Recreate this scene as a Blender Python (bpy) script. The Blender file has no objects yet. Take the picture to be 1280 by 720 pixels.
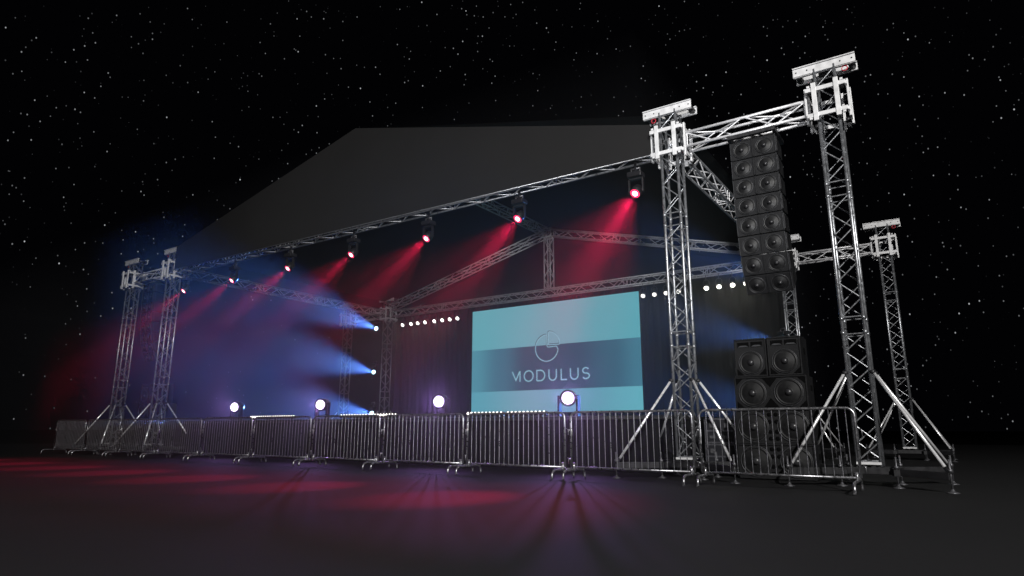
import bpy, bmesh, math, random
from mathutils import Vector, Matrix
random.seed(7)
R = math.radians
S = bpy.context.scene
col = S.collection

# ------------------------------------------------------------------ materials
def mat(name, base=(.5,.5,.5), rough=.5, metal=0.0, noise=0.0, nscale=8.0, rvar=0.0, bump=0.0, bscale=60.0,
        emit=None, estr=0.0, spec=.5, aniso=None):
    m = bpy.data.materials.new(name); m.use_nodes = True
    nt = m.node_tree; n = nt.nodes; l = nt.links
    b = n['Principled BSDF']
    b.inputs['Base Color'].default_value = (*base, 1)
    b.inputs['Roughness'].default_value = rough
    b.inputs['Metallic'].default_value = metal
    b.inputs['Specular IOR Level'].default_value = spec
    tc = n.new('ShaderNodeTexCoord')
    if noise or rvar:
        t = n.new('ShaderNodeTexNoise'); t.inputs['Scale'].default_value = nscale; t.inputs['Detail'].default_value = 5
        l.new(tc.outputs['Object'], t.inputs['Vector'])
        if noise:
            r = n.new('ShaderNodeMapRange'); r.inputs['From Min'].default_value = .3; r.inputs['From Max'].default_value = .7
            r.inputs['To Min'].default_value = 1-noise; r.inputs['To Max'].default_value = 1+noise
            l.new(t.outputs['Fac'], r.inputs['Value'])
            mx = n.new('ShaderNodeVectorMath'); mx.operation = 'SCALE'; mx.inputs[0].default_value = base
            l.new(r.outputs['Result'], mx.inputs['Scale']); l.new(mx.outputs['Vector'], b.inputs['Base Color'])
        if rvar:
            r = n.new('ShaderNodeMapRange'); r.inputs['From Min'].default_value = .3; r.inputs['From Max'].default_value = .7
            r.inputs['To Min'].default_value = max(.03, rough-rvar); r.inputs['To Max'].default_value = min(1, rough+rvar)
            l.new(t.outputs['Fac'], r.inputs['Value']); l.new(r.outputs['Result'], b.inputs['Roughness'])
    if bump:
        t = n.new('ShaderNodeTexNoise'); t.inputs['Scale'].default_value = bscale; t.inputs['Detail'].default_value = 4
        l.new(tc.outputs['Object'], t.inputs['Vector'])
        bp = n.new('ShaderNodeBump'); bp.inputs['Strength'].default_value = bump; bp.inputs['Distance'].default_value = .01
        l.new(t.outputs['Fac'], bp.inputs['Height']); l.new(bp.outputs['Normal'], b.inputs['Normal'])
    if emit:
        b.inputs['Emission Color'].default_value = (*emit, 1); b.inputs['Emission Strength'].default_value = estr
    return m

M = {}
M['tube']   = mat('aluminium_tube', (.30,.31,.33), .36, .80, .18, 14, .12)
M['lace']   = mat('aluminium_lacing', (.38,.39,.41), .34, .82, .15, 18, .10)
M['block']  = mat('white_aluminium_plate', (.60,.60,.61), .45, .15, .10, 10, .1)
M['inner']  = mat('lightened_aluminium_tube', (.66,.66,.68), .40, .35, .12, 14, .1)  # lighter copy of the tube aluminium, standing in for light on the trusses
M['bars']   = mat('galvanised_infill_rod', (.24,.24,.26), .38, .88, .2, 22, .14)
M['brace']  = mat('polished_steel_tube', (.88,.88,.90), .30, .55, .08, 10, .08)
M['galv']   = mat('galvanised_barrier_steel', (.34,.34,.36), .34, .9, .22, 22, .14)
M['base']   = mat('black_steel_beam', (.018,.018,.02), .5, .3, .3, 12, .1)
M['jack']   = mat('zinc_jack', (.13,.13,.14), .5, .8, .2, 20, .1)
M['red']    = mat('red_shackle', (.45,.02,.04), .4, .2, .1)
M['cab']    = mat('black_cabinet_paint', (.0048,.005,.006), .66, 0, .25, 6, .1, .35, 240, spec=.25)
M['cone']   = mat('speaker_cone', (.0055,.0056,.0062), .5, 0, .2, 20, .08, spec=.3)
M['ring']   = mat('speaker_ring', (.045,.046,.05), .42, .4, .15, 20, .08)
M['cap']    = mat('dust_cap', (.020,.020,.022), .35, 0, .2, 20, .05)
M['port']   = mat('port_shade', (.0008,.0008,.001), .9, spec=.1)  # near-black colour stands in for shade inside ports, horns and handle recesses
M['lamp']   = mat('lamp_housing', (.010,.010,.012), .38, .1, .2, 20, .1)
M['case']   = mat('flight_case_laminate', (.014,.014,.018), .4, 0, .25, 8, .1)
M['caseedge'] = mat('flight_case_edge', (.16,.16,.18), .4, .8, .2, 20, .1)
M['fascia'] = mat('charcoal_membrane', (.0072,.0069,.0071), .85, 0, .10, .7, 0, .25, 3, spec=.25)
M['canopy'] = mat('black_membrane', (.004,.004,.004), .9, 0, .2, .7, 0, .2, 3, spec=.2)
M['curtain']= mat('black_molton', (.0045,.0045,.0055), .95, 0, .2, 2, 0, .3, 90, spec=.15)
M['deck']   = mat('black_plywood_deck', (.016,.016,.017), .6, 0, .3, 3, .15)

def ground_mat():
    m = bpy.data.materials.new('dark_asphalt'); m.use_nodes = True
    nt = m.node_tree; n = nt.nodes; l = nt.links; b = n['Principled BSDF']
    tc = n.new('ShaderNodeTexCoord')
    a = n.new('ShaderNodeTexNoise'); a.inputs['Scale'].default_value = .22; a.inputs['Detail'].default_value = 6
    c = n.new('ShaderNodeTexNoise'); c.inputs['Scale'].default_value = 90; c.inputs['Detail'].default_value = 3
    for t in (a, c): l.new(tc.outputs['Object'], t.inputs['Vector'])
    r = n.new('ShaderNodeValToRGB')
    r.color_ramp.elements[0].position = .3; r.color_ramp.elements[0].color = (.0060,.0060,.0066,1)
    r.color_ramp.elements[1].position = .7; r.color_ramp.elements[1].color = (.0085,.0085,.0092,1)
    l.new(a.outputs['Fac'], r.inputs['Fac'])
    g = n.new('ShaderNodeMapRange'); g.inputs['From Min'].default_value=.35; g.inputs['From Max'].default_value=.65
    g.inputs['To Min'].default_value=.8; g.inputs['To Max'].default_value=1.2
    l.new(c.outputs['Fac'], g.inputs['Value'])
    v = n.new('ShaderNodeVectorMath'); v.operation='SCALE'
    l.new(r.outputs['Color'], v.inputs[0]); l.new(g.outputs['Result'], v.inputs['Scale'])
    l.new(v.outputs['Vector'], b.inputs['Base Color'])
    b.inputs['Roughness'].default_value = .72; b.inputs['Specular IOR Level'].default_value = .22
    bp = n.new('ShaderNodeBump'); bp.inputs['Strength'].default_value = .35; bp.inputs['Distance'].default_value=.006
    l.new(c.outputs['Fac'], bp.inputs['Height']); l.new(bp.outputs['Normal'], b.inputs['Normal'])
    return m
M['ground'] = ground_mat()
M['field'] = mat('darkened_field', (.0015,.0015,.0015), .95, spec=.05)  # near-black base colour makes the far ground read as unlit

def emis(name, c, s):
    m = bpy.data.materials.new(name); m.use_nodes = True
    nt = m.node_tree; n = nt.nodes; l = nt.links
    n.remove(n['Principled BSDF'])
    e = n.new('ShaderNodeEmission'); e.inputs['Strength'].default_value = s
    # a bright core ringed by small lens cells
    tc = n.new('ShaderNodeTexCoord'); v = n.new('ShaderNodeTexVoronoi'); v.inputs['Scale'].default_value = 34
    l.new(tc.outputs['Object'], v.inputs['Vector'])
    r = n.new('ShaderNodeMapRange'); r.inputs['From Max'].default_value = .6; r.inputs['To Min'].default_value = 1.1; r.inputs['To Max'].default_value = .75
    l.new(v.outputs['Distance'], r.inputs['Value'])
    q = n.new('ShaderNodeVectorMath'); q.operation = 'SCALE'; q.inputs[0].default_value = c
    l.new(r.outputs['Result'], q.inputs['Scale']); l.new(q.outputs['Vector'], e.inputs['Color'])
    l.new(e.outputs[0], n['Material Output'].inputs['Surface'])
    return m
M['lens_red']   = emis('lens_red', (1,.035,.13), 2.4)
M['core_wash']  = emis('core_wash', (.96,.90,1), 9)
M['core_red']   = emis('core_red', (1,.55,.62), 8)
M['lens_blue']  = emis('lens_blue', (.50,.84,1), 12)
M['lens_wash']  = emis('lens_wash', (.60,.38,1), 1.3)
M['lens_par']   = emis('lens_par', (1,.97,.88), 6)
M['lens_par_dim'] = emis('lens_par_dim', (1,.97,.9), 2.2)
M['led']        = emis('led_dot', (1,.94,.88), 5)
M['logo']       = emis('logo_line', (.32,.60,.72), 1.0)
M['logo_dark']  = emis('logo_shadow', (.03,.07,.11), 1)

def screen_mat(name, stops):
    m = bpy.data.materials.new(name); m.use_nodes = True
    nt = m.node_tree; n = nt.nodes; l = nt.links; n.remove(n['Principled BSDF'])
    tc = n.new('ShaderNodeTexCoord'); sp = n.new('ShaderNodeSeparateXYZ')
    l.new(tc.outputs['Generated'], sp.inputs[0])
    r = n.new('ShaderNodeValToRGB'); cr = r.color_ramp; cr.interpolation = 'EASE'
    while len(cr.elements) > 1: cr.elements.remove(cr.elements[-1])
    for i, (p, c) in enumerate(stops):
        e = cr.elements[0] if i == 0 else cr.elements.new(p)
        e.position = p; e.color = (*[((k/255+.055)/1.055)**2.4 for k in c], 1)
    l.new(sp.outputs['X'], r.inputs['Fac'])
    e = n.new('ShaderNodeEmission'); e.inputs['Strength'].default_value = 1.0
    l.new(r.outputs['Color'], e.inputs['Color'])
    l.new(e.outputs[0], n['Material Output'].inputs['Surface'])
    return m
M['scr_top'] = screen_mat('screen_light_band', [(0,(100,172,184)),(.3,(112,168,182)),(.6,(122,162,178)),(.8,(98,165,178)),(1,(92,168,180))])  # greyer middle stops mix screen content with the red beam's painted-in tint
M['scr_mid'] = screen_mat('screen_dark_band', [(0,(82,148,166)),(.2,(72,112,134)),(.36,(62,78,100)),(.65,(54,76,98)),(.85,(52,96,116)),(1,(66,122,142))])
M['scr_low'] = screen_mat('screen_low_band', [(0,(92,164,182)),(.4,(125,165,186)),(.7,(96,158,176)),(1,(100,176,190))])

# ------------------------------------------------------------------ mesh helpers
def frame(d, up=(0,0,1)):
    d = Vector(d).normalized(); u = Vector(up)
    if abs(d.dot(u)) > .98: u = Vector((0,1,0))
    x = d.cross(u).normalized(); y = x.cross(d).normalized()
    return x, y, d
def tube(bm, a, b, r, n=8, r2=None, cap=True):
    a = Vector(a); b = Vector(b); x, y, d = frame(b-a); r2 = r if r2 is None else r2
    v0 = [bm.verts.new(a+(x*math.cos(2*math.pi*i/n)+y*math.sin(2*math.pi*i/n))*r) for i in range(n)]
    v1 = [bm.verts.new(b+(x*math.cos(2*math.pi*i/n)+y*math.sin(2*math.pi*i/n))*r2) for i in range(n)]
    for i in range(n):
        f = bm.faces.new((v0[i], v0[(i+1)%n], v1[(i+1)%n], v1[i])); f.smooth = True
    if cap:
        bm.faces.new(v0[::-1]); bm.faces.new(v1)
def path(bm, pts, r, n=10):
    pts = [Vector(p) for p in pts]; rings = []
    for i, p in enumerate(pts):
        d = (pts[min(i+1,len(pts)-1)]-pts[max(i-1,0)]).normalized()
        if i == 0:
            x, y, _ = frame(d)
        else:
            x = (x - d*x.dot(d)).normalized(); y = d.cross(x)
        rings.append([bm.verts.new(p+(x*math.cos(2*math.pi*k/n)+y*math.sin(2*math.pi*k/n))*r) for k in range(n)])
    for a, b in zip(rings, rings[1:]):
        for i in range(n):
            f = bm.faces.new((a[i], a[(i+1)%n], b[(i+1)%n], b[i])); f.smooth = True
    bm.faces.new(rings[0][::-1]); bm.faces.new(rings[-1])
def box(bm, lo, hi):
    v = [bm.verts.new((x,y,z)) for x in (lo[0],hi[0]) for y in (lo[1],hi[1]) for z in (lo[2],hi[2])]
    for f in ((0,1,3,2),(4,6,7,5),(0,4,5,1),(2,3,7,6),(0,2,6,4),(1,5,7,3)): bm.faces.new([v[i] for i in f])
def bar(bm, a, b, w, h, up=(0,0,1)):
    a = Vector(a); b = Vector(b); x, y, d = frame(b-a, up)
    c = [(-w/2,-h/2),(w/2,-h/2),(w/2,h/2),(-w/2,h/2)]
    v0 = [bm.verts.new(a+x*p+y*q) for p,q in c]; v1 = [bm.verts.new(b+x*p+y*q) for p,q in c]
    for i in range(4): bm.faces.new((v0[i], v0[(i+1)%4], v1[(i+1)%4], v1[i]))
    bm.faces.new(v0[::-1]); bm.faces.new(v1)
def lathe(bm, prof, origin=(0,0,0), axis=(0,0,1), n=24):
    """prof: list of (radius, along axis)"""
    o = Vector(origin); x, y, d = frame(axis); rings = []
    for r, t in prof:
        if r < 1e-5: rings.append([bm.verts.new(o+d*t)])
        else: rings.append([bm.verts.new(o+d*t+(x*math.cos(2*math.pi*i/n)+y*math.sin(2*math.pi*i/n))*r) for i in range(n)])
    for a, b in zip(rings, rings[1:]):
        for i in range(n):
            j = (i+1)%n
            if len(a) == 1 and len(b) == 1: continue
            if len(a) == 1: f = bm.faces.new((a[0], b[j], b[i]))
            elif len(b) == 1: f = bm.faces.new((a[i], a[j], b[0]))
            else: f = bm.faces.new((a[i], a[j], b[j], b[i]))
            f.smooth = True
def obj(name, bm, m, parent=None, loc=(0,0,0), rot=None, bevel=0):
    bmesh.ops.recalc_face_normals(bm, faces=bm.faces[:])
    me = bpy.data.meshes.new(name); bm.to_mesh(me); bm.free(); me.materials.append(m)
    o = bpy.data.objects.new(name, me); col.objects.link(o); o.location = loc
    if rot: o.rotation_euler = rot
    if parent: o.parent = parent
    if bevel:
        md = o.modifiers.new('bevel','BEVEL'); md.width = bevel; md.segments = 2; md.limit_method = 'ANGLE'
    return o
def B(): return bmesh.new()
def tag(o, label=None, cat=None, group=None, kind=None):
    if label: o['label'] = label
    if cat: o['category'] = cat
    if group: o['group'] = group
    if kind: o['kind'] = kind
    return o
def thing(name, loc, rz=0, label=None, cat=None, group=None):
    o = bpy.data.objects.new(name, None); o.empty_display_size = .3; col.objects.link(o)
    o.location = loc; o.rotation_euler = (0,0,rz)
    return tag(o, label, cat, group)
def copy_tree(o, parent=None):
    c = o.copy(); col.objects.link(c); c.parent = parent
    for ch in [k for k in bpy.data.objects if k.parent == o]: copy_tree(ch, c)
    return c
def place(o, loc, label, rot=None):
    o.location = loc; o['label'] = label
    if rot: o.rotation_euler = rot
    return o

# ------------------------------------------------------------------ layout numbers (metres)
W, DP, WG = 17.38, 10.05, 2.70        # stage width, depth, wing width (tower centres)
ZK = 6.00                             # truss centre height
XM = -W/2                             # middle of the stage

# ------------------------------------------------------------------ setting
bm = B(); lathe(bm, [(0,0),(44,0)], (2.0,-9.5,0), n=128); tag(obj('ground', bm, M['ground']), kind='structure')
bm = B(); lathe(bm, [(0,0),(900,0)], (2,-9.5,-.06), n=96); tag(obj('far_field', bm, M['field']), kind='structure')

# ------------------------------------------------------------------ truss tower
def make_tower():
    t = thing('truss_tower', (0,0,0), 0, 'tower', 'tower', 'ground support truss towers')
    a = .15; z0, z1 = .27, 6.66
    for sx in (-1,1):
        for sy in (-1,1):
            b = B(); tube(b, (sx*a,sy*a,z0), (sx*a,sy*a,z1), .0265, 12)
            for z in (2.22, 2.44, 4.42, 4.62): tube(b, (sx*a,sy*a,z-.03), (sx*a,sy*a,z+.03), .031, 12)
            obj('chord', b, M['tube'], t)
    faces = [((-a,-a),(a,-a)), ((a,-a),(a,a)), ((a,a),(-a,a)), ((-a,a),(-a,-a))]
    secs = [(.34, 2.20), (2.46, 4.40), (4.64, 6.6)]
    for lo, hi in secs:
        b = B()
        for k, (p, q) in enumerate(faces):
            nn = 7; h = (hi-lo)/nn
            for i in range(nn):
                u, v = (p, q) if (i+k) % 2 == 0 else (q, p)
                tube(b, (*u, lo+h*i), (*v, lo+h*(i+1)), .0115, 7, cap=False)
            for z in (lo, hi): tube(b, (*p, z), (*q, z), .0125, 7, cap=False)
        obj('lacing', b, M['lace'], t)
    # crossing plate at the foot
    for y in (-a-.0375, a+.0375):
        b = B(); box(b, (-a-.01,y-.0075,.30), (a+.01,y+.0075,.335)); obj('foot_rail', b, M['block'], t)
    # sleeve block: white frames on four faces
    b = B(); e = .30; s = .034
    for z in (ZK-.225, ZK+.225):
        for sy in (-1,1):
            box(b, (-e-.0,sy*e-s/2,z-.034), (e+.0,sy*e+s/2,z+.034))
        for sx in (-1,1):
            box(b, (sx*e-s/2,-e+.02,z-.031), (sx*e+s/2,e-.02,z+.031))
    for sx in (-1,1):
        for sy in (-1,1):
            box(b, (sx*.165-.036, sy*(e+.017)-.018, ZK-.33), (sx*.165+.036, sy*(e+.017)+.018, ZK+.33))
            box(b, (sx*(e+.015)-.016, sy*.165-.034, ZK-.322), (sx*(e+.015)+.016, sy*.165+.034, ZK+.322))
            box(b, (sx*.245-.022, sy*(e+.004)-.018, ZK+.262), (sx*.245+.022, sy*(e+.004)+.018, ZK+.30))
            box(b, (sx*.245-.022, sy*(e+.004)-.018, ZK-.30), (sx*.245+.022, sy*(e+.004)+.018, ZK-.262))
    obj('sleeve_block', b, M['block'], t, bevel=.004)
    for sx in (-1,1):
        for sy in (-1,1):
            for z in (ZK-.2, ZK+.2):
                b = B(); tube(b, (sx*.235-.03,sy*.235,z), (sx*.235+.03,sy*.235,z), .045, 12)
                obj('guide_roller', b, M['base'], t)
    # head beam: two channels, top plate, pulley cheeks
    hb = B(); L = .47
    for sy in (-1,1):
        y = sy*.165
        box(hb, (-L,y-.006,6.60), (L,y+.006,6.735))
        box(hb, (-L,y-.03 if sy<0 else y-.03,6.738), (L,y+.03,6.755))
        box(hb, (-L,min(y+.009*-sy,y+.05*-sy),6.59), (L,max(y+.009*-sy,y+.05*-sy),6.598))
    h = obj('head_beam', hb, M['block'], t, bevel=.002)
    for x in (-L+.05, -.25, .25, L-.05):
        b = B(); tube(b, (x,-.176,6.668), (x,-.171,6.668), .013, 10); obj('bolt', b, M['base'], h)
    b = B(); box(b, (-.10,-.13,6.62), (.10,.13,6.70)); obj('spacer', b, M['base'], h)
    for x in (-L+.07, L-.07):
        b = B(); tube(b, (x,-.145,6.665), (x,.145,6.665), .055, 14); obj('pulley', b, M['base'], h)
    b = B(); pts = [(.30+.042*math.cos(k*math.pi/8), -.12, 6.545+.042*math.sin(k*math.pi/8)) for k in range(-5,14)]
    path(b, pts, .008, 8); obj('shackle', b, M['red'], t)
    # base frame
    b = B(); q = .35
    for sy in (-1,1):
        box(b, (-q,sy*.20-.04,.17), (q,sy*.20+.04,.262))
        box(b, (sy*q-.04,-q-.04,.155), (sy*q+.04,q+.04,.25))
    obj('base_frame', b, M['base'], t, bevel=.006)
    for sx in (-1,1):
        for sy in (-1,1):
            jk = B(); jack(jk, sx*q, sy*(q+.02), .42); obj('jack', jk, M['jack'], t)
            b = B(); bar(b, (sx*(q-.05),sy*(q-.08),.21), (sx*.97,sy*.82,.21), .075, .095)
            o = obj('outrigger', b, M['base'], t, bevel=.005)
            jk = B(); jack(jk, sx*.97, sy*.82, .42); obj('jack', jk, M['jack'], o)
            b = B(); p0 = Vector((sx*.20,sy*.17,1.60)); p1 = Vector((sx*.93,sy*.785,.30))
            tube(b, p0, p1, .021, 12); o = obj('brace', b, M['brace'], t)
            b = B(); tube(b, (sx*.145,sy*.15,1.62), (sx*.215,sy*.17,1.62), .034, 10); d=(p1-p0).normalized(); obj('brace_clamp', b, M['base'], o)
            b = B(); tube(b, p1-d*.02, p1+d*.09, .028, 10); obj('brace_clamp', b, M['base'], o)
    return t
def jack(b, x, y, top):
    tube(b, (x,y,.02), (x,y,top), .013, 8); tube(b, (x,y,.26), (x,y,.30), .03, 8)
    lathe(b, [(0,0),(.075,0),(.075,.008),(.03,.022),(.014,.05)], (x,y,.002), n=16)
towers = {
 'A': ((0,0,0), 'white headed truss tower at the front, between the stage opening and the hanging speakers'),
 'B': ((WG,0,0), 'tallest looking truss tower, nearest the camera, right of the hanging speakers'),
 'C': ((WG,DP,0), 'truss tower standing alone at the far right behind the nearest tower'),
 'D': ((0,DP,0), 'rear truss tower mostly hidden behind the right speaker stack'),
 'E': ((-W,DP,0), 'rear truss tower carrying three bright blue lamps at the back left corner'),
 'F': ((-W-WG,DP,0), 'rear truss tower outside the back left corner, washed by the blue beams'),
 'H': ((-W,0,0), 'front truss tower at the left tip of the dark roof'),
 'G': ((-W-WG,0,0), 'outermost left truss tower, beside the dim left hanging speakers'),
}
tw = make_tower()
for i, (k, (p, lab)) in enumerate(towers.items()):
    o = tw if i == 0 else copy_tree(tw)
    place(o, p, lab)
    for ch in [c for c in bpy.data.objects if c.parent == o and c.name.startswith('shackle')]: ch.location.x = -.58 if k in 'AHGD' else 0

# ------------------------------------------------------------------ truss beams
def truss(name, p0, p1, label, cat='truss', group=None, mt='tube', ml='lace', w=.30, h=.30, step=.42, r=.025, first=0, up=(0,0,1)):
    p0 = Vector(p0); p1 = Vector(p1)
    t = thing(name, p0, 0, label, cat, group)
    L = (p1-p0).length; x, y, d = frame(p1-p0, up)
    def pt(i, j, s): return x*(i*w/2*.9)+y*(j*h/2*.9)+d*s
    for i in (-1,1):
        for j in (-1,1):
            b = B(); tube(b, pt(i,j,0), pt(i,j,L), r, 10)
            obj('chord', b, M[mt], t)
    b = B(); n = max(2, round(L/step)); s = L/n
    fs = [((-1,-1),(-1,1)), ((1,-1),(1,1)), ((-1,-1),(1,-1)), ((-1,1),(1,1))]
    for k, (a, c) in enumerate(fs):
        for q in range(n):
            u, v = (a, c) if (q+k+first) % 2 == 0 else (c, a)
            tube(b, pt(*u, s*q+.02), pt(*v, s*(q+1)-.02), .0135, 7, cap=False)
    k = 0; ps = [.05] + [m for m in [2.9*z for z in range(1, 9)] if m < L-.6] + [L-.05]
    for m in ps:
        for dm in ((0,) if m < .1 or m > L-.1 else (-.07,.07)):
            for a, c in fs: tube(b, pt(*a, m+dm), pt(*c, m+dm), .0115, 7, cap=False)
    obj('lacing', b, M[ml], t)
    return t
g = .36
truss('front_truss', (-W+g,0,ZK), (-g,0,ZK), 'long front truss under the dark roof edge, carrying the red lamps', 'truss', ml='inner')
truss('rear_truss', (-W+g,DP,ZK), (-g,DP,ZK), 'long rear truss just above the teal screen, carrying the small white lamps', 'truss', mt='inner', ml='inner')
truss('side_truss', (-W,g,ZK), (-W,DP-g,ZK), 'left side truss running back to the tower with the blue lamps', 'truss', 'side trusses', ml='inner')
truss('side_truss', (0,g,ZK), (0,DP-g,ZK), 'right side truss running back behind the hanging speakers', 'truss', 'side trusses', ml='inner')
ZA = 8.42
truss('ridge_truss', (XM,.1,ZA), (XM,DP-.2,ZA), 'roof ridge truss rising from behind the dark roof edge to the rear gable peak', 'truss', step=.5, mt='inner', ml='inner')
truss('rafter_truss', (-W+.15,DP,ZK+.30), (XM-.18,DP,ZA-.02), 'left rafter truss climbing from the blue lamp tower to the gable peak', 'truss', 'rear gable rafters', step=.5, mt='inner', ml='inner')
truss('rafter_truss', (-.15,DP,ZK+.30), (XM+.18,DP,ZA-.02), 'right rafter truss running from the gable peak down towards the hanging speakers', 'truss', 'rear gable rafters', step=.5, mt='inner', ml='inner')
truss('king_post', (XM,DP,ZK+.16), (XM,DP,ZA-.16), 'short upright truss post between the rear truss and the gable peak', 'truss', up=(0,1,0), mt='inner', ml='inner')
truss('wing_truss', (g-.06,0,ZK), (WG-g+.06,0,ZK), 'short white truss above the right hanging speakers, between the two nearest towers', 'truss', 'wing trusses', mt='inner', ml='inner', step=.52)
truss('wing_truss', (-W-g+.06,0,ZK), (-W-WG+g-.06,0,ZK), 'short dim truss between the two front left towers', 'truss', 'wing trusses', mt='inner', ml='inner', step=.52)
truss('wing_truss', (g-.06,DP,ZK), (WG-g+.06,DP,ZK), 'short truss ending at the head of the lone far right tower', 'truss', 'wing trusses', mt='inner', ml='inner', step=.52)
truss('wing_truss', (-W-g+.06,DP,ZK), (-W-WG+g-.06,DP,ZK), 'short truss between the two rear left towers, in the blue beam', 'truss', 'wing trusses', mt='inner', ml='inner', step=.52)
# gable joint box
bm = B()
for sx in (-1,1):
    for sy in (-1,1):
        for sz in (-1,1):
            pass
        tube(bm, (sx*.17,sy*.14,-.17), (sx*.17,sy*.14,.17), .024, 8); 
for s1 in (-1,1):
    for s2 in (-1,1):
        tube(bm, (-.17,s1*.14,s2*.17), (.17,s1*.14,s2*.17), .024, 8); tube(bm, (s1*.17,-.14,s2*.17), (s1*.17,.14,s2*.17), .024, 8)
tag(obj('truss_corner', bm, M['block'], None, (XM,DP-.02,ZA)), 'square truss joint at the peak of the rear gable', 'truss joint')

# ------------------------------------------------------------------ roof
rf = thing('stage_roof', (XM,0,ZK), 0, 'dark tensioned gable roof with a broad charcoal front over the stage', 'roof')
ex0, ex1 = -W/2+.34, W/2-.33          # inner faces of the two sleeve blocks, relative to XM
yF = -.20
def sheet(bm, pts, off):
    off = Vector(off); a = [bm.verts.new(Vector(p)) for p in pts]; b = [bm.verts.new(Vector(p)+off) for p in pts]
    bm.faces.new(a); bm.faces.new(b[::-1]); n = len(pts)
    for i in range(n): bm.faces.new((a[i], b[i], b[(i+1)%n], a[(i+1)%n]))
bm = B()
sheet(bm, [(ex0,yF,-.03),(ex0,yF,.74),(.12,yF,2.68),(ex1,yF,.45),(ex1,yF,-.16)], (0,.018,0)); obj('front_fascia', bm, M['fascia'], rf)
bm = B(); tube(bm, (ex0,yF-.004,-.045), (ex1,yF-.004,-.175), .014, 8); obj('keder_rail', bm, M['tube'], rf)
def slope(sx):
    b = B(); n = 12; e0 = (sx*(W/2+.12), .20); 
    rows = []
    for j in range(9):
        y = yF+.03+(DP+.55)*j/8; row = []
        for i in range(n+1):
            t = i/n; sag = -.035*math.sin(math.pi*t)*abs(math.sin(math.pi*j/8*2))
            row.append((b.verts.new((sx*(W/2+.12)*(1-t)*(.965 if j==0 else 1), y, .60+(2.68-.60)*t+sag)), b.verts.new((sx*(W/2+.12)*(1-t)*(.965 if j==0 else 1), y, .62+(2.68-.60)*t+sag))))
        rows.append(row)
    for a, c in zip(rows, rows[1:]):
        for i in range(n):
            for s_ in (0,1):
                f = b.faces.new((a[i][s_], a[i+1][s_], c[i+1][s_], c[i][s_])); f.smooth = True
    obj('roof_panel', b, M['canopy'], rf)
slope(-1); slope(1)
# rear wall curtain, hung in soft folds
cu = thing('back_curtain', (XM,DP+.35,0), 0, 'black cloth curtain closing the back of the stage behind the screen', 'curtain')
bm = B(); N = 420; x0, x1 = -W/2+.2, W/2-.2; prev = None
for i in range(N+1):
    x = x0+(x1-x0)*i/N; y = .045*math.sin(i*.62)+.02*math.sin(i*1.71+1)
    zt = 5.86
    a = bm.verts.new((x,y,.02)); c = bm.verts.new((x,y*.5,zt)); 
    if prev: f = bm.faces.new((prev[0], a, c, prev[1])); f.smooth = True
    prev = (a, c)
obj('cloth', bm, M['curtain'], cu)
bm = B(); sheet(bm, [(x0,.08,5.86),(0,.08,8.62),(x1,.08,5.86)], (0,.02,0)); obj('gable_cloth', bm, M['curtain'], cu)

# ------------------------------------------------------------------ stage deck
st = thing('stage_platform', (XM,.55,0), 0, 'low black stage platform with cloth skirt behind the crowd barriers', 'stage')
hx = W/2-.45
bm = B(); box(bm, (-hx,0,.98), (hx,9.2,1.05)); obj('deck', bm, M['deck'], st, bevel=.006)
bm = B(); prev = None; N = 520
def ring_pts():
    out = []
    for i in range(N): out.append((-hx+2*hx*i/N, .0, 0))
    return out
for i in range(N+1):
    x = -hx+.03+(2*hx-.06)*i/N; y = .035+.018*math.sin(i*.9)
    a = bm.verts.new((x,y,.012)); c = bm.verts.new((x,y,.978))
    if prev: f = bm.faces.new((prev[0], a, c, prev[1])); f.smooth = True
    prev = (a, c)
for sx in (-1,1):
    prev = None
    for i in range(240):
        y = .05+9.1*i/239; x = sx*(hx-.04+.018*math.sin(i*.9))
        a = bm.verts.new((x,y,.012)); c = bm.verts.new((x,y,.978))
        if prev: f = bm.faces.new((prev[0], a, c, prev[1])); f.smooth = True
        prev = (a, c)
obj('skirt', bm, M['curtain'], st)

# ------------------------------------------------------------------ screen
sx0, sx1, sz0, sz1, sy = -12.40, -4.975, 1.43, 5.61, 10.0
sc = thing('led_screen', ((sx0+sx1)/2, sy, 1.05), 0, 'wide teal video screen with a pie shaped logo and the word MODULUS', 'screen')
ox, oz = (sx0+sx1)/2, 1.05
bm = B(); box(bm, (sx0-ox-.03,.02,sz0-oz-.03), (sx1-ox+.03,.12,sz1-oz+.03)); obj('screen_frame', bm, M['base'], sc)
for nm, za, zb, mm in (('picture_panel',3.96,sz1,'scr_top'),('picture_panel',2.27,3.96,'scr_mid'),('picture_panel',sz0,2.27,'scr_low')):
    bm = B(); box(bm, (sx0-ox,0,za-oz), (sx1-ox,.018,zb-oz)); obj(nm, bm, M[mm], sc)
def ribbon(bm, pts, w, y, closed=False):
    pts = [Vector((p[0]-ox, 0, p[1]-oz)) for p in pts]; n = len(pts); L = []
    for i, p in enumerate(pts):
        a = pts[(i-1)%n] if (i > 0 or closed) else p; c = pts[(i+1)%n] if (i < n-1 or closed) else p
        d1 = (p-a); d2 = (c-p)
        if d1.length < 1e-6: d1 = d2
        if d2.length < 1e-6: d2 = d1
        d1.normalize(); d2.normalize(); d = (d1+d2).normalized(); nrm = Vector((-d.z,0,d.x))
        k = w/2/max(.45, Vector((-d1.z,0,d1.x)).dot(nrm))
        L.append((p+nrm*k, p-nrm*k))
    vs = [[bm.verts.new(q+Vector((0,yy,0))) for yy in (y,y+.003) for q in pr] for pr in L]
    m = n if closed else n-1
    for i in range(m):
        a = vs[i]; c = vs[(i+1)%n]
        for u, v in ((0,1),(2,3),(0,2),(1,3)): bm.faces.new((a[u], a[v], c[v], c[u]))
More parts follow.
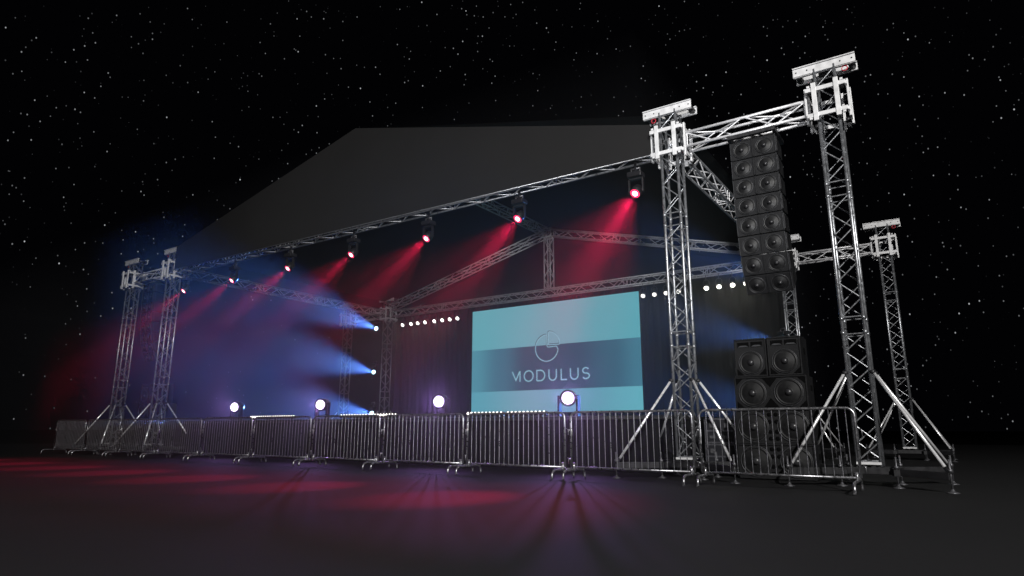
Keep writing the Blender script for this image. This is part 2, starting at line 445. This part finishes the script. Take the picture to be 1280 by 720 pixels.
def arc(cx, cz, r, a0, a1, n=24, rz=None):
    rz = rz or r
    return [(cx+r*math.cos(R(a0+(a1-a0)*i/n)), cz+rz*math.sin(R(a0+(a1-a0)*i/n))) for i in range(n+1)]
def logo(bm, dx, dz, w, y):
    cx, cz, r = -8.80+dx, 3.845+dz, .505
    big = arc(cx, cz, r, 108, 352, 60)
    big += arc(cx+r-.10, cz-.0, .045, 10, 90, 6)[1:]
    big += arc(cx+.09, cz+.105, .075, 270, 180, 8)
    big += arc(cx-.045, cz+r-.045, .05, 0, 100, 8)
    ribbon(bm, big, w, y, True)
    qx, qz = -8.72+dx, 3.965+dz
    q = arc(qx, qz, .50, 84, 4, 24) + arc(qx+.46, qz+.02, .03, 0, -90, 4)[1:] + arc(qx+.03, qz+.03, .035, 270, 180, 5) + arc(qx+.035, qz+.46, .035, 180, 100, 5)
    ribbon(bm, q, w, y, True)
bm = B(); logo(bm, -.020, .028, .036, -.004); lg2 = obj('logo_outline', bm, M['logo_dark'], sc)
bm = B(); logo(bm, 0, 0, .034, -.009); obj('logo_outline', bm, M['logo'], sc)
letters = {
 'M': [[(-10.39,3.015),(-10.215,2.67),(-10.045,3.0)],[(-10.025,3.02),(-10.025,2.61)]],
 'O': [arc(-9.625,2.815,.205,0,360,36,.20)],
 'D': [[(-9.25,2.615),(-9.25,3.01),(-9.10,3.01)]+arc(-9.10,2.8125,.20,90,-90,18,.1975)[1:]+[(-9.25,2.615)]],
 'U': [[(-8.71,3.02),(-8.71,2.77)]+arc(-8.55,2.77,.16,180,360,16)[1:]+[(-8.39,3.02)]],
 'L': [[(-8.18,3.02),(-8.18,2.615),(-7.93,2.615)]],
 'U2':[[(-7.785,3.02),(-7.785,2.77)]+arc(-7.625,2.77,.16,180,360,16)[1:]+[(-7.465,3.02)]],
 'S': [arc(-7.145,2.91,.125,30,270,16,.10)+arc(-7.145,2.715,.14,90,-150,16,.10)[1:]],
}
for k, ps in letters.items():
    bm = B()
    for p in ps: ribbon(bm, p, .048, -.009, False)
    obj('letter', bm, M['logo'], sc)

# ------------------------------------------------------------------ lamps
def spot(name, loc, aim, color, energy, size, blend, parent, radius=.06):
    ld = bpy.data.lights.new(name, 'SPOT'); ld.color = color; ld.energy = energy; ld.spot_size = R(size); ld.spot_blend = blend
    ld.shadow_soft_size = radius
    o = bpy.data.objects.new(name, ld); col.objects.link(o); o.parent = parent; o.location = loc
    o.rotation_euler = Vector(aim).to_track_quat('-Z','Y').to_euler()
    return o
def make_head(lens_mat, r, hang, label, cat, group, aim, name='moving_head', k=None):
    """moving head lamp: base box, U yoke, barrel head, lens. local origin = lens centre height base"""
    t = thing(name, (0,0,0), 0, label, cat, group)
    aim = Vector(aim).normalized(); s = 1 if hang else -1    # +1: base above
    k = k or r/.075
    H = .30*k if hang else .27*k
    b = B(); box(b, (-.13*k,-.10*k,s*H-.045*k), (.13*k,.10*k,s*H+.045*k)); obj('base_box', b, M['lamp'], t, bevel=.01*k)
    b = B()
    for sx in (-1,1):
        bar(b, (sx*.125*k,0,s*.235*k), (sx*.125*k,0,-s*.03*k), .022*k, .07*k, (0,1,0))
    box(b, (-.136*k,-.035*k,s*.225*k-.012*k), (.136*k,.035*k,s*.225*k+.012*k)); obj('yoke', b, M['lamp'], t, bevel=.004)
    b = B(); lathe(b, [(0,-.14*k),(.05*k,-.14*k),(.085*k,-.10*k),(.098*k,0),(.098*k,.075*k),(.088*k,.085*k),(r*1.03,.08*k),(r*1.03,.06*k)], (0,0,0), aim, 28)
    hd = obj('head', b, M['lamp'], t)
    b = B(); lathe(b, [(0,.074*k),(r*.6,.072*k),(r,.066*k)], (0,0,0), aim, 28); obj('lens', b, lens_mat, hd)
    if lens_mat in (M['lens_red'], M['lens_wash']):
        b = B(); q = r*(.56 if lens_mat is M['lens_red'] else .88)
        lathe(b, [(0,.084*k),(q,.080*k)], (0,0,0), aim, 24); obj('lamp_core', b, M['core_red' if lens_mat is M['lens_red'] else 'core_wash'], hd)
    if hang:
        b = B()
        for sx in (-1,1):
            tube(b, (sx*.08*k,0,H), (sx*.08*k,0,H+.13*k), .014, 8); 
        tube(b, (-.09*k,0,H+.12*k), (.09*k,0,H+.12*k), .02, 8); obj('clamp', b, M['jack'], t)
    return t, aim, k
AR = Vector((-.10,-.80,-.86))
red, aim, k = make_head(M['lens_red'], .098, True, 'red', 'stage lamp', 'red lamps hung under the front truss', AR, 'spotlight', 1.1)
spot('beam', aim*(.09*k), aim, (1,.010,.09), 6000, 17, 1, red, .05)
spot('beam', aim*(.10*k), aim, (1,.010,.08), 1300, 46, 1, red, .05)
bm = B(); box(bm, (-.02,-.02,.30), (.02,.02,.60)); obj('drop_arm', bm, M['lamp'], red)
rx = [-16.56,-13.88,-11.20,-8.62,-6.04,-3.44,-.74]
rl = ['faint red spotlight beside the front left tower, leftmost under the roof edge',
 'red spotlight second from the left under the roof edge, over the left side truss',
 'red spotlight third from the left under the dark roof edge',
 'middle one of the seven red spotlights under the roof edge',
 'red spotlight with a wide beam, left of where the ridge truss meets the roof edge',
 'red spotlight in front of the ridge truss, second from the right',
 'brightest red spotlight, nearest the right front tower']
for i, x in enumerate(rx):
    o = red if i == 0 else copy_tree(red)
    place(o, (x,0,5.26), rl[i])

AB = Vector((.34,-1,.03))
blu, aim, k = make_head(M['lens_blue'], .085, True, 'blue', 'stage lamp', 'blue lamps on the rear towers', AB, 'spotlight')
for c in [c for c in bpy.data.objects if c.parent == blu and c.name.startswith(('base_box','clamp','yoke'))]:
    pass
spot('beam', aim*(.09*k), aim, (.035,.12,1), 6200, 25, 1, blu, .05)
spot('beam', aim*(.10*k), aim, (.22,.55,1), 5000, 22, 1, blu, .05)
bl = [('blue spotlight at the top of the rear left tower',(-17.63,9.62,5.30)),('blue spotlight halfway up the rear left tower',(-17.66,9.62,3.32)),('blue spotlight low on the rear left tower, at barrier height',(-17.65,9.62,1.50)),
      ('upper blue spotlight on the rear right tower behind the speakers',(-.20,9.60,5.30)),('middle blue spotlight on the rear right tower behind the speakers',(-.20,9.60,3.32)),('lower blue spotlight on the rear right tower behind the speakers',(-.20,9.60,1.50))]
for i, (lab, p) in enumerate(bl):
    o = blu if i == 0 else copy_tree(blu)
    place(o, p, lab)
    if i > 2:
        o.rotation_euler = (0,0,R(-38))
        for c in [c for c in bpy.data.objects if c.parent == o and c.type == 'LIGHT']:
            c.data = c.data.copy(); c.data.energy *= .22; c.data.spot_size = R(24)

AW = Vector((.42,-1,-.07))
wash, aim, k = make_head(M['lens_wash'], .135, False, 'wash', 'stage lamp', 'round white wash lamps on the stage edge', AW, 'wash_light', 1.75)
spot('beam', aim*(.09*k), aim, (.55,.27,1), 115, 105, 1, wash, .03)
wl = [('round white wash light glowing at the left end of the stage front',(-14.40,.85,1.46)),('round white wash light on the stage front left of the rear left tower',(-10.45,.85,1.45)),
      ('round white wash light on the stage front, left of the teal screen',(-6.25,.85,1.44)),('large round white wash light glowing in front of the teal screen',(-2.78,.85,1.43))]
for i, (lab, p) in enumerate(wl):
    o = wash if i == 0 else copy_tree(wash)
    place(o, p, lab)

# par cans on the rear truss
def make_par(lens, energy, nm='par_can'):
    t = thing(nm, (0,0,0), 0, 'par', 'par lamp', 'small par cans hung under the rear truss')
    a = Vector((.25,-1,-.55)).normalized()
    b = B(); lathe(b, [(0,-.22),(.05,-.22),(.075,-.15),(.085,-.02),(.085,.07),(.076,.07),(.076,.02)], (0,0,0), a, 20); c = obj('can', b, M['lamp'], t)
    b = B(); lathe(b, [(0,.055),(.076,.05)], (0,0,0), a, 20); obj('lens', b, lens, c)
    b = B(); x, y, d = frame(a)
    path(b, [(-.10,0,0),(-.10,0,.20),(-.05,0,.26),(.05,0,.26),(.10,0,.20),(.10,0,0)], .009, 6); tube(b, (0,0,.25), (0,0,.44), .012, 8); obj('bracket', b, M['jack'], t)
    spot('beam', a*.08, a, (1,.95,.78), energy, 60, .8, t, .05)
    return t
par = make_par(M['lens_par'], 14); pard = make_par(M['lens_par_dim'], 5)
groups = [(-16.27,-15.76,-15.36,-14.93),(-14.40,-13.95,-13.53,-13.11),(-4.76,-4.34,-3.92,-3.48),(-2.52,-2.10,-1.66,-1.24)]
gn = ['of the four beside the rear left tower','of the four at the left edge of the screen','of the four dim ones by the right front tower','of the four bright ones left of the hanging speakers']
pn = ['leftmost par can','second par can','third par can','rightmost par can']
ub = ud = False
for gi, gx in enumerate(groups):
    for i, x in enumerate(gx):
        if gi == 2: o = copy_tree(pard) if ud else pard; ud = True
        else: o = copy_tree(par) if ub else par; ub = True
        place(o, (x,9.9,5.41), pn[i]+' '+gn[gi])

# LED battens
def make_batten():
    t = thing('led_batten', (0,0,0), 0, 'b', 'led bar', 'led bars along the stage edge')
    b = B(); box(b, (-.51,-.035,.0), (.51,.05,.085)); box(b, (-.40,-.03,-.03), (-.34,.05,0)); box(b, (.34,-.03,-.03), (.40,.05,0)); obj('housing', b, M['lamp'], t, bevel=.006)
    for i in range(10):
        b = B(); lathe(b, [(0,.012),(.022,.008),(.031,0)], (-.459+.102*i,-.036,.060), (0,-1,.25), 14); obj('led', b, M['led'], t)
    return t
bt = make_batten()
bx = [(-13.05,'leftmost led bar on the stage edge, between the two left wash lights'),(-11.98,'second led bar from the left, just left of a wash light'),
      (-9.10,'led bar below the blue spotlights, left one of its pair'),(-8.06,'led bar just left of the middle wash light'),
      (-4.88,'led bar in front of the lower left of the teal screen'),(-3.78,'led bar in front of the screen, beside the large wash light')]
for i, (x, lab) in enumerate(bx):
    o = bt if i == 0 else copy_tree(bt)
    place(o, (x,.78,1.085), lab)

# ------------------------------------------------------------------ speakers
def woofer(bm, c, r, axis=(0,-1,0), n=30):
    lathe(bm, [(r*.95,.003),(r*.90,.010),(r*.84,.010),(r*.79,.001),(r*.77,.003),(r*.30,-.002),(r*.27,.001)], c, axis, n)
def dome(bm, c, r, axis=(0,-1,0), n=20):
    lathe(bm, [(r*.25,.000),(r*.235,.018),(r*.17,.033),(r*.09,.041),(0,.044)], c, axis, n)
def rim(bm, c, r, axis=(0,-1,0), n=30):
    lathe(bm, [(r*.955,.004),(r*.965,.013),(r*1.0,.013),(r*1.01,.002)], c, axis, n)
def add_woofer(par, c, r):
    b = B(); rim(b, c, r); o = obj('woofer', b, M['ring'], par); b = B(); woofer(b, c, r); obj('cone', b, M['cone'], par); b = B(); dome(b, c, r); obj('dust_cap', b, M['cap'], par)
def make_array():
    t = thing('line_array', (0,0,0), 0, 'la', 'speaker array', 'hanging line array speakers')
    b = B(); box(b, (-.40,-.12,-.04), (-.34,.62,.03)); box(b, (.34,-.12,-.04), (.40,.62,.03)); box(b, (-.34,.20,-.03), (.34,.28,.03)); box(b,(-.34,-.10,-.03),(.34,-.02,.03))
    tube(b, (-.2,.24,.03), (-.2,.2,.22), .012, 8); tube(b, (.2,.24,.03), (.2,.2,.22), .012, 8); obj('fly_frame', b, M['base'], t)
    ang = [0,1,2,3.5,6,10,17,27]; H = .342; p = Vector((0,0,-.07)); 
    for a in ang:
        rx_ = R(a); e = bpy.data.objects.new('x', None)
        b = B(); w, d, c = .375, .56, .012
        v = [(-w,0,-.004),(w,0,-.004),(w,0,-H+.008),(-w,0,-H+.008)]
        w2 = .36; vb = [(-w2,d,-.03),(w2,d,-.03),(w2,d,-H+.05),(-w2,d,-H+.05)]
        f0 = [b.verts.new(q) for q in v]; f1 = [b.verts.new(q) for q in vb]
        b.faces.new(f0); b.faces.new(f1[::-1])
        for i in range(4): b.faces.new((f0[i], f1[i], f1[(i+1)%4], f0[(i+1)%4]))
        cb = obj('cabinet', b, M['cab'], t, p, (rx_,0,0), bevel=.008)
        # centre rib and corner wedges
        b = B(); box(b, (-.014,-.02,-H+.02), (.014,-.001,-.016)); obj('baffle_trim', b, M['cab'], cb)
        for sx in (-1,1):
            b = B(); box(b, (sx*.372-.006,-.016,-H+.012), (sx*.372+.002,-.001,-.008)); obj('baffle_trim', b, M['ring'], cb)
        for sx in (-1,1): add_woofer(cb, (sx*.188,-.004,-H/2), .142)
        for sx in (-1,1):
            b = B(); box(b, (sx*(w+.001)-.012,.03,-H+.04), (sx*(w+.001)+.012,.08,-.04)); obj('rigging_plate', b, M['base'], cb)
        p = p+Vector((0, -math.sin(-rx_)*H*1.0, -math.cos(rx_)*H))
    return t
la = make_array(); place(la, (1.47,-.10,5.79), 'tall curved line array of black speakers hanging between the two nearest towers', (0,0,0))
lb = copy_tree(la); place(lb, (-W-1.36,-.10,5.80), 'dim line array hanging between the two front left towers')

def cab_box(name, w, h, d, label, cat='speaker', group=None):
    t = thing(name, (0,0,0), 0, label, cat, group)
    b = B(); box(b, (-w/2,0,0), (w/2,d,h)); o = obj('cabinet', b, M['cab'], t, bevel=.012)
    b = B(); e = .022
    for lo, hi in (((-w/2,-.02,h-e),(w/2,0,h)),((-w/2,-.02,0),(w/2,0,e)),((-w/2,-.02,e),(-w/2+e,0,h-e)),((w/2-e,-.02,e),(w/2,0,h-e))): box(b, lo, hi)
    obj('front_edge', b, M['cab'], t, bevel=.004)
    for sx in (-1,1):
        b = B(); box(b, (sx*(w/2+.002)-.004,d*.4,h*.55),(sx*(w/2+.002)+.004,d*.6,h*.72)); obj('handle', b, M['port'], t)
    return t, o
def make_sub():
    t, c = cab_box('subwoofer', 1.18, .548, .75, 'sub', 'subwoofer', 'double subwoofers at the bottom of the stacks')
    for sx in (-1,1): add_woofer(c, (sx*.31,-.004,.274), .245)
    for sx in (-1,1):
        for z in (.08,.19,.35,.465):
            b = B(); lathe(b, [(0,.003),(.034,.003),(.038,-.004)], (sx*.052,0,z), (0,-1,0), 14); obj('port', b, M['port'], c)
    return t
def make_mid():
    t, c = cab_box('double_speaker', 1.14, .535, .70, 'mid', 'speaker', 'double speakers in the middle of the stacks')
    for sx in (-1,1): add_woofer(c, (sx*.285,-.008,.268), .225)
    # near-black wedge sheets painting in the shaded gaps around octagonal baffles
    for pts in ([(-.12,.51),(.12,.51),(0,.36)], [(-.12,.03),(.12,.03),(0,.18)], [(-.545,.51),(-.43,.51),(-.545,.40)], [(.545,.51),(.43,.51),(.545,.40)], [(-.545,.03),(-.43,.03),(-.545,.14)], [(.545,.03),(.43,.03),(.545,.14)]):
        b = B(); sheet(b, [(p[0],-.004,p[1]) for p in pts], (0,-.004,0)); obj('port', b, M['port'], c)
    return t
def make_top():
    t, c = cab_box('top_speaker', .52, .64, .55, 'top', 'speaker', 'horn speakers on top of the stacks')
    add_woofer(c, (0,-.008,.235), .200)
    for pts in ([(-.235,.03),(-.12,.03),(-.235,.14)], [(.235,.03),(.12,.03),(.235,.14)]):
        b = B(); sheet(b, [(p[0],-.004,p[1]) for p in pts], (0,-.004,0)); obj('port', b, M['port'], c)
    for sx in (-1,1):
        b = B(); sheet(b, [(sx*.11-.095,-.004,.50),(sx*.11+.095,-.004,.50),(sx*.11+.095,-.004,.585),(sx*.11-.095,-.004,.585)], (0,-.004,0)); obj('horn', b, M['port'], c)
        b = B(); sheet(b, [(sx*.11-.085,-.010,.505),(sx*.11+.085,-.010,.505),(sx*.11+.05,-.010,.53),(sx*.11-.05,-.010,.53)], (0,-.003,0)); obj('horn_lip', b, M['ring'], c)
    return t
sub, mid, top = make_sub(), make_mid(), make_top()
X1, X2, YS = 1.33, -W-1.33, .30
place(sub, (X1,YS,.012), 'bottom double subwoofer of the right stack, standing on the ground behind the barrier')
place(copy_tree(sub), (X1,YS,.565), 'second double subwoofer from the bottom of the right stack')
place(mid, (X1,YS+.01,1.12), 'double speaker with X shaped baffle in the right stack, below the two horn speakers')
place(top, (X1-.275,YS+.02,1.662), 'left one of the two horn speakers on top of the right stack')
place(copy_tree(top), (X1+.265,YS+.02,1.662), 'right one of the two horn speakers on top of the right stack')
place(copy_tree(sub), (X2,YS,.012), 'bottom double subwoofer of the dim stack between the front left towers')
place(copy_tree(sub), (X2,YS,.565), 'second double subwoofer from the bottom of the dim left stack')
place(copy_tree(mid), (X2,YS+.01,1.12), 'double speaker with X shaped baffle in the dim left stack')
place(copy_tree(top), (X2-.27,YS+.02,1.662), 'left one of the two horn speakers on the dim left stack')
place(copy_tree(top), (X2+.27,YS+.02,1.662), 'right one of the two horn speakers on the dim left stack')

# flight cases
def make_case():
    t = thing('flight_case', (0,0,0), 0, 'c', 'flight case', 'flight cases stacked between tower and subwoofers')
    b = B(); box(b, (-.26,0,.03), (.26,.6,.44)); o = obj('shell', b, M['case'], t, bevel=.008)
    b = B()
    for z in (.03,.235,.44):
        box(b, (-.268,-.008,z-.014), (.268,-.001,z+.014))
    for x in (-.258,.258): box(b, (x-.012,-.012,.016), (x+.012,-.009,.454))
    obj('edge_trim', b, M['caseedge'], t)
    for x in (-.13,.13):
        b = B(); box(b, (x-.045,-.016,.29), (x+.045,-.009,.37)); obj('latch', b, M['jack'], t)
        b = B(); box(b, (x-.05,-.018,.10), (x+.05,-.009,.15)); obj('handle', b, M['jack'], t)
    return t
fc = make_case(); place(fc, (.30,.80,.09), 'lower dark flight case behind the barrier, left of the right subwoofers')
fc2 = copy_tree(fc); place(fc2, (.30,.82,.535), 'upper dark flight case stacked left of the right subwoofers')
for x in (-.2,.2):
    for y in (.1,.5):
        bm = B(); tube(bm, (x,y,-.09), (x,y,-.035), .03, 10); tube(bm, (x,y,-.05), (x,y,.03), .012, 8); obj('caster', bm, M['base'], fc)

# ------------------------------------------------------------------ crowd barriers
def make_barrier(w):
    t = thing('crowd_barrier', (0,0,0), 0, 'b', 'crowd barrier', 'steel crowd barriers in front of the stage')
    z0, z1, r = .19, 1.065, .10; h = w/2
    b = B(); pts = [(-h,0,z0)] + [(-h+r-r*math.cos(R(a)),0,z1-r+r*math.sin(R(a))) for a in range(0,91,15)] + [(h-r+r*math.sin(R(a)),0,z1-r+r*math.cos(R(a))) for a in range(0,91,15)] + [(h,0,z0)]
    path(b, pts, .0185, 12); tube(b, (-h,0,z0), (h,0,z0), .0165, 12); obj('frame', b, M['galv'], t)
    n = 20
    for i in range(1, n):
        x = -h+w*i/n; b = B(); top = z1
        if x < -h+r: top = z1-r+math.sqrt(max(0, r*r-(-h+r-x)**2))
        if x > h-r: top = z1-r+math.sqrt(max(0, r*r-(x-h+r)**2))
        tube(b, (x,0,z0), (x,0,top), .0058, 7, cap=False); obj('bar', b, M['bars'], t)
    for sx in (-1,1):
        x = sx*(h-.045); b = B()
        fr = .10; pts = [(x,-.36,0.016),(x,-.36,.05)] + [(x,-.36+fr-fr*math.cos(R(a)),.05+fr*math.sin(R(a))) for a in range(15,91,15)] + [(x,.36-fr+fr*math.sin(R(a)),.05+fr*math.cos(R(a))) for a in range(0,91,15)] + [(x,.36,.016)]
        path(b, pts, .0185, 12); tube(b, (x,0,.14), (x,0,.26), .024, 10); obj('foot', b, M['galv'], t)
    # hooks on one side, eyes on the other
    for z in (.34,.80):
        b = B(); path(b, [(h,0,z),(h+.05,0,z),(h+.065,0,z-.02),(h+.065,0,z-.10)], .0075, 8); obj('hook', b, M['galv'], t)
    for z in (.32,.78):
        b = B(); tube(b, (-h-.03,0,z-.012), (-h-.03,0,z+.012), .022, 10); obj('eye', b, M['galv'], t)
    return t
ba = make_barrier(2.03)
bl = ['nearest crowd barrier, right end of the row, before the right speaker stack','crowd barrier in front of the right front tower, second from the right end',
 'crowd barrier below the led bars in front of the teal screen','crowd barrier to the left of the teal screen, below the middle wash light',
 'crowd barrier below the rear left tower with the blue spotlights','crowd barrier just right of the second wash light from the left',
 'crowd barrier below the led bars between the two left wash lights','crowd barrier below the leftmost wash light',
 'crowd barrier in front of the foot of the tower at the roof tip','crowd barrier in front of the dim left speaker stack, third from the left end','second crowd barrier from the left end of the row']
random.seed(3)
for i in range(11):
    o = ba if i == 0 else copy_tree(ba)
    rz = random.uniform(-.006,.006)
    place(o, (2.76-.03-1.015-2.14*i, -1.5+random.uniform(-.01,.01), 0), bl[i], (0,0,rz))
o = [o for o in bpy.data.objects if o.get('label') == bl[10]][0]
# the photograph shows eleven panels; the last one ends the row
o['label'] = 'leftmost crowd barrier, at the far end of the row'

# ------------------------------------------------------------------ haze
HZ = 1.0
bm = B(); box(bm, (-34,-3.4,-1.0), (.72,11.4,6.3))
m = bpy.data.materials.new('stage_haze'); m.use_nodes = True; n = m.node_tree.nodes; l = m.node_tree.links
n.remove(n['Principled BSDF']); pv = n.new('ShaderNodeVolumePrincipled')
pv.inputs['Color'].default_value = (.92,.94,1,1); pv.inputs['Density'].default_value = .0118; pv.inputs['Anisotropy'].default_value = .66
l.new(pv.outputs[0], n['Material Output'].inputs['Volume'])
if HZ: tag(obj('haze', bm, m), kind='stuff')

# ------------------------------------------------------------------ lights
key_spot = bpy.data.lights.new('key_flood', 'SPOT'); key_spot.energy = 29000; key_spot.color = (1,.98,.95); key_spot.spot_size = R(100); key_spot.spot_blend = .5; key_spot.shadow_soft_size = .35  # off-camera spot lamp, placed to give the light falloff across the towers
so = bpy.data.objects.new('key_flood', key_spot); col.objects.link(so); so.location = (14,-19,12)
so.rotation_euler = (Vector((-4,2,3))-so.location).to_track_quat('-Z','Y').to_euler()

fill = bpy.data.lights.new('gable_fill', 'SPOT'); fill.energy = 9000; fill.color = (.97,.98,1); fill.spot_size = R(46); fill.spot_blend = .6; fill.shadow_soft_size = .25  # unseen low lamp, added to brighten the rear gable trusses
fo = bpy.data.objects.new('gable_fill', fill); col.objects.link(fo); fo.location = (5.5,-15.5,1.9)
fo.rotation_euler = (Vector((-9,8,8.2))-fo.location).to_track_quat('-Z','Y').to_euler()

w = bpy.data.worlds.new('World'); S.world = w; w.use_nodes = True
nt = w.node_tree; n = nt.nodes; l = nt.links; bg = n['Background']
tc = n.new('ShaderNodeTexCoord')
def stars(scale, thr, gain, off):
    mp = n.new('ShaderNodeMapping'); mp.inputs['Scale'].default_value = (scale*1.1,scale*1.1,scale*.75); mp.inputs['Location'].default_value = (off,off,off)
    mp.inputs['Rotation'].default_value = (.4,.3,.2)
    l.new(tc.outputs['Generated'], mp.inputs['Vector'])
    v = n.new('ShaderNodeTexVoronoi'); v.inputs['Scale'].default_value = 1.0
    l.new(mp.outputs[0], v.inputs['Vector'])
    mr = n.new('ShaderNodeMapRange'); mr.inputs['From Min'].default_value = thr; mr.inputs['From Max'].default_value = thr*.45
    mr.inputs['To Min'].default_value = 0; mr.inputs['To Max'].default_value = 1
    l.new(v.outputs['Distance'], mr.inputs['Value'])
    sp = n.new('ShaderNodeSeparateColor'); l.new(v.outputs['Color'], sp.inputs[0])
    pw = n.new('ShaderNodeMath'); pw.operation = 'POWER'; pw.inputs[1].default_value = 2.2; l.new(sp.outputs[0], pw.inputs[0])
    mu = n.new('ShaderNodeMath'); mu.operation = 'MULTIPLY'; l.new(pw.outputs[0], mu.inputs[0]); l.new(mr.outputs[0], mu.inputs[1])
    m2 = n.new('ShaderNodeMath'); m2.operation = 'MULTIPLY'; m2.inputs[1].default_value = gain; l.new(mu.outputs[0], m2.inputs[0])
    return m2
a = stars(74, .075, .62, 3.1); b_ = stars(120, .115, .30, 11.7)
ad = n.new('ShaderNodeMath'); ad.operation = 'ADD'; l.new(a.outputs[0], ad.inputs[0]); l.new(b_.outputs[0], ad.inputs[1])
cc = n.new('ShaderNodeVectorMath'); cc.operation = 'SCALE'; cc.inputs[0].default_value = (.93,.96,1); l.new(ad.outputs[0], cc.inputs['Scale'])
base = n.new('ShaderNodeVectorMath'); base.operation = 'ADD'; base.inputs[1].default_value = (.0006,.0006,.0009)
l.new(cc.outputs[0], base.inputs[0]); l.new(base.outputs[0], bg.inputs['Color']); bg.inputs['Strength'].default_value = 1.0

# ------------------------------------------------------------------ camera
cam = bpy.data.cameras.new('camera'); co = bpy.data.objects.new('camera', cam); col.objects.link(co)
cam.sensor_width = 36; cam.lens = 799.75/1280*36; cam.clip_end = 3000; cam.clip_start = .05
co.location = (3.7976,-10.9441,.7789)
co.rotation_mode = 'XYZ'
co.matrix_world = Matrix.Translation(co.location) @ Matrix.Rotation(.5961,4,'Z') @ Matrix.Rotation(math.pi/2+.2184,4,'X') @ Matrix.Rotation(.0012,4,'Z')
S.camera = co
vs = S.view_settings; vs.view_transform = 'Standard'; vs.look = 'None'; vs.gamma = 1; vs.use_curve_mapping = False; vs.exposure = 0
S.cycles.use_denoising = True
S.cycles.volume_bounces = 0; S.cycles.max_bounces = 6; S.cycles.sample_clamp_indirect = 4
S.cycles.volume_step_rate = 2
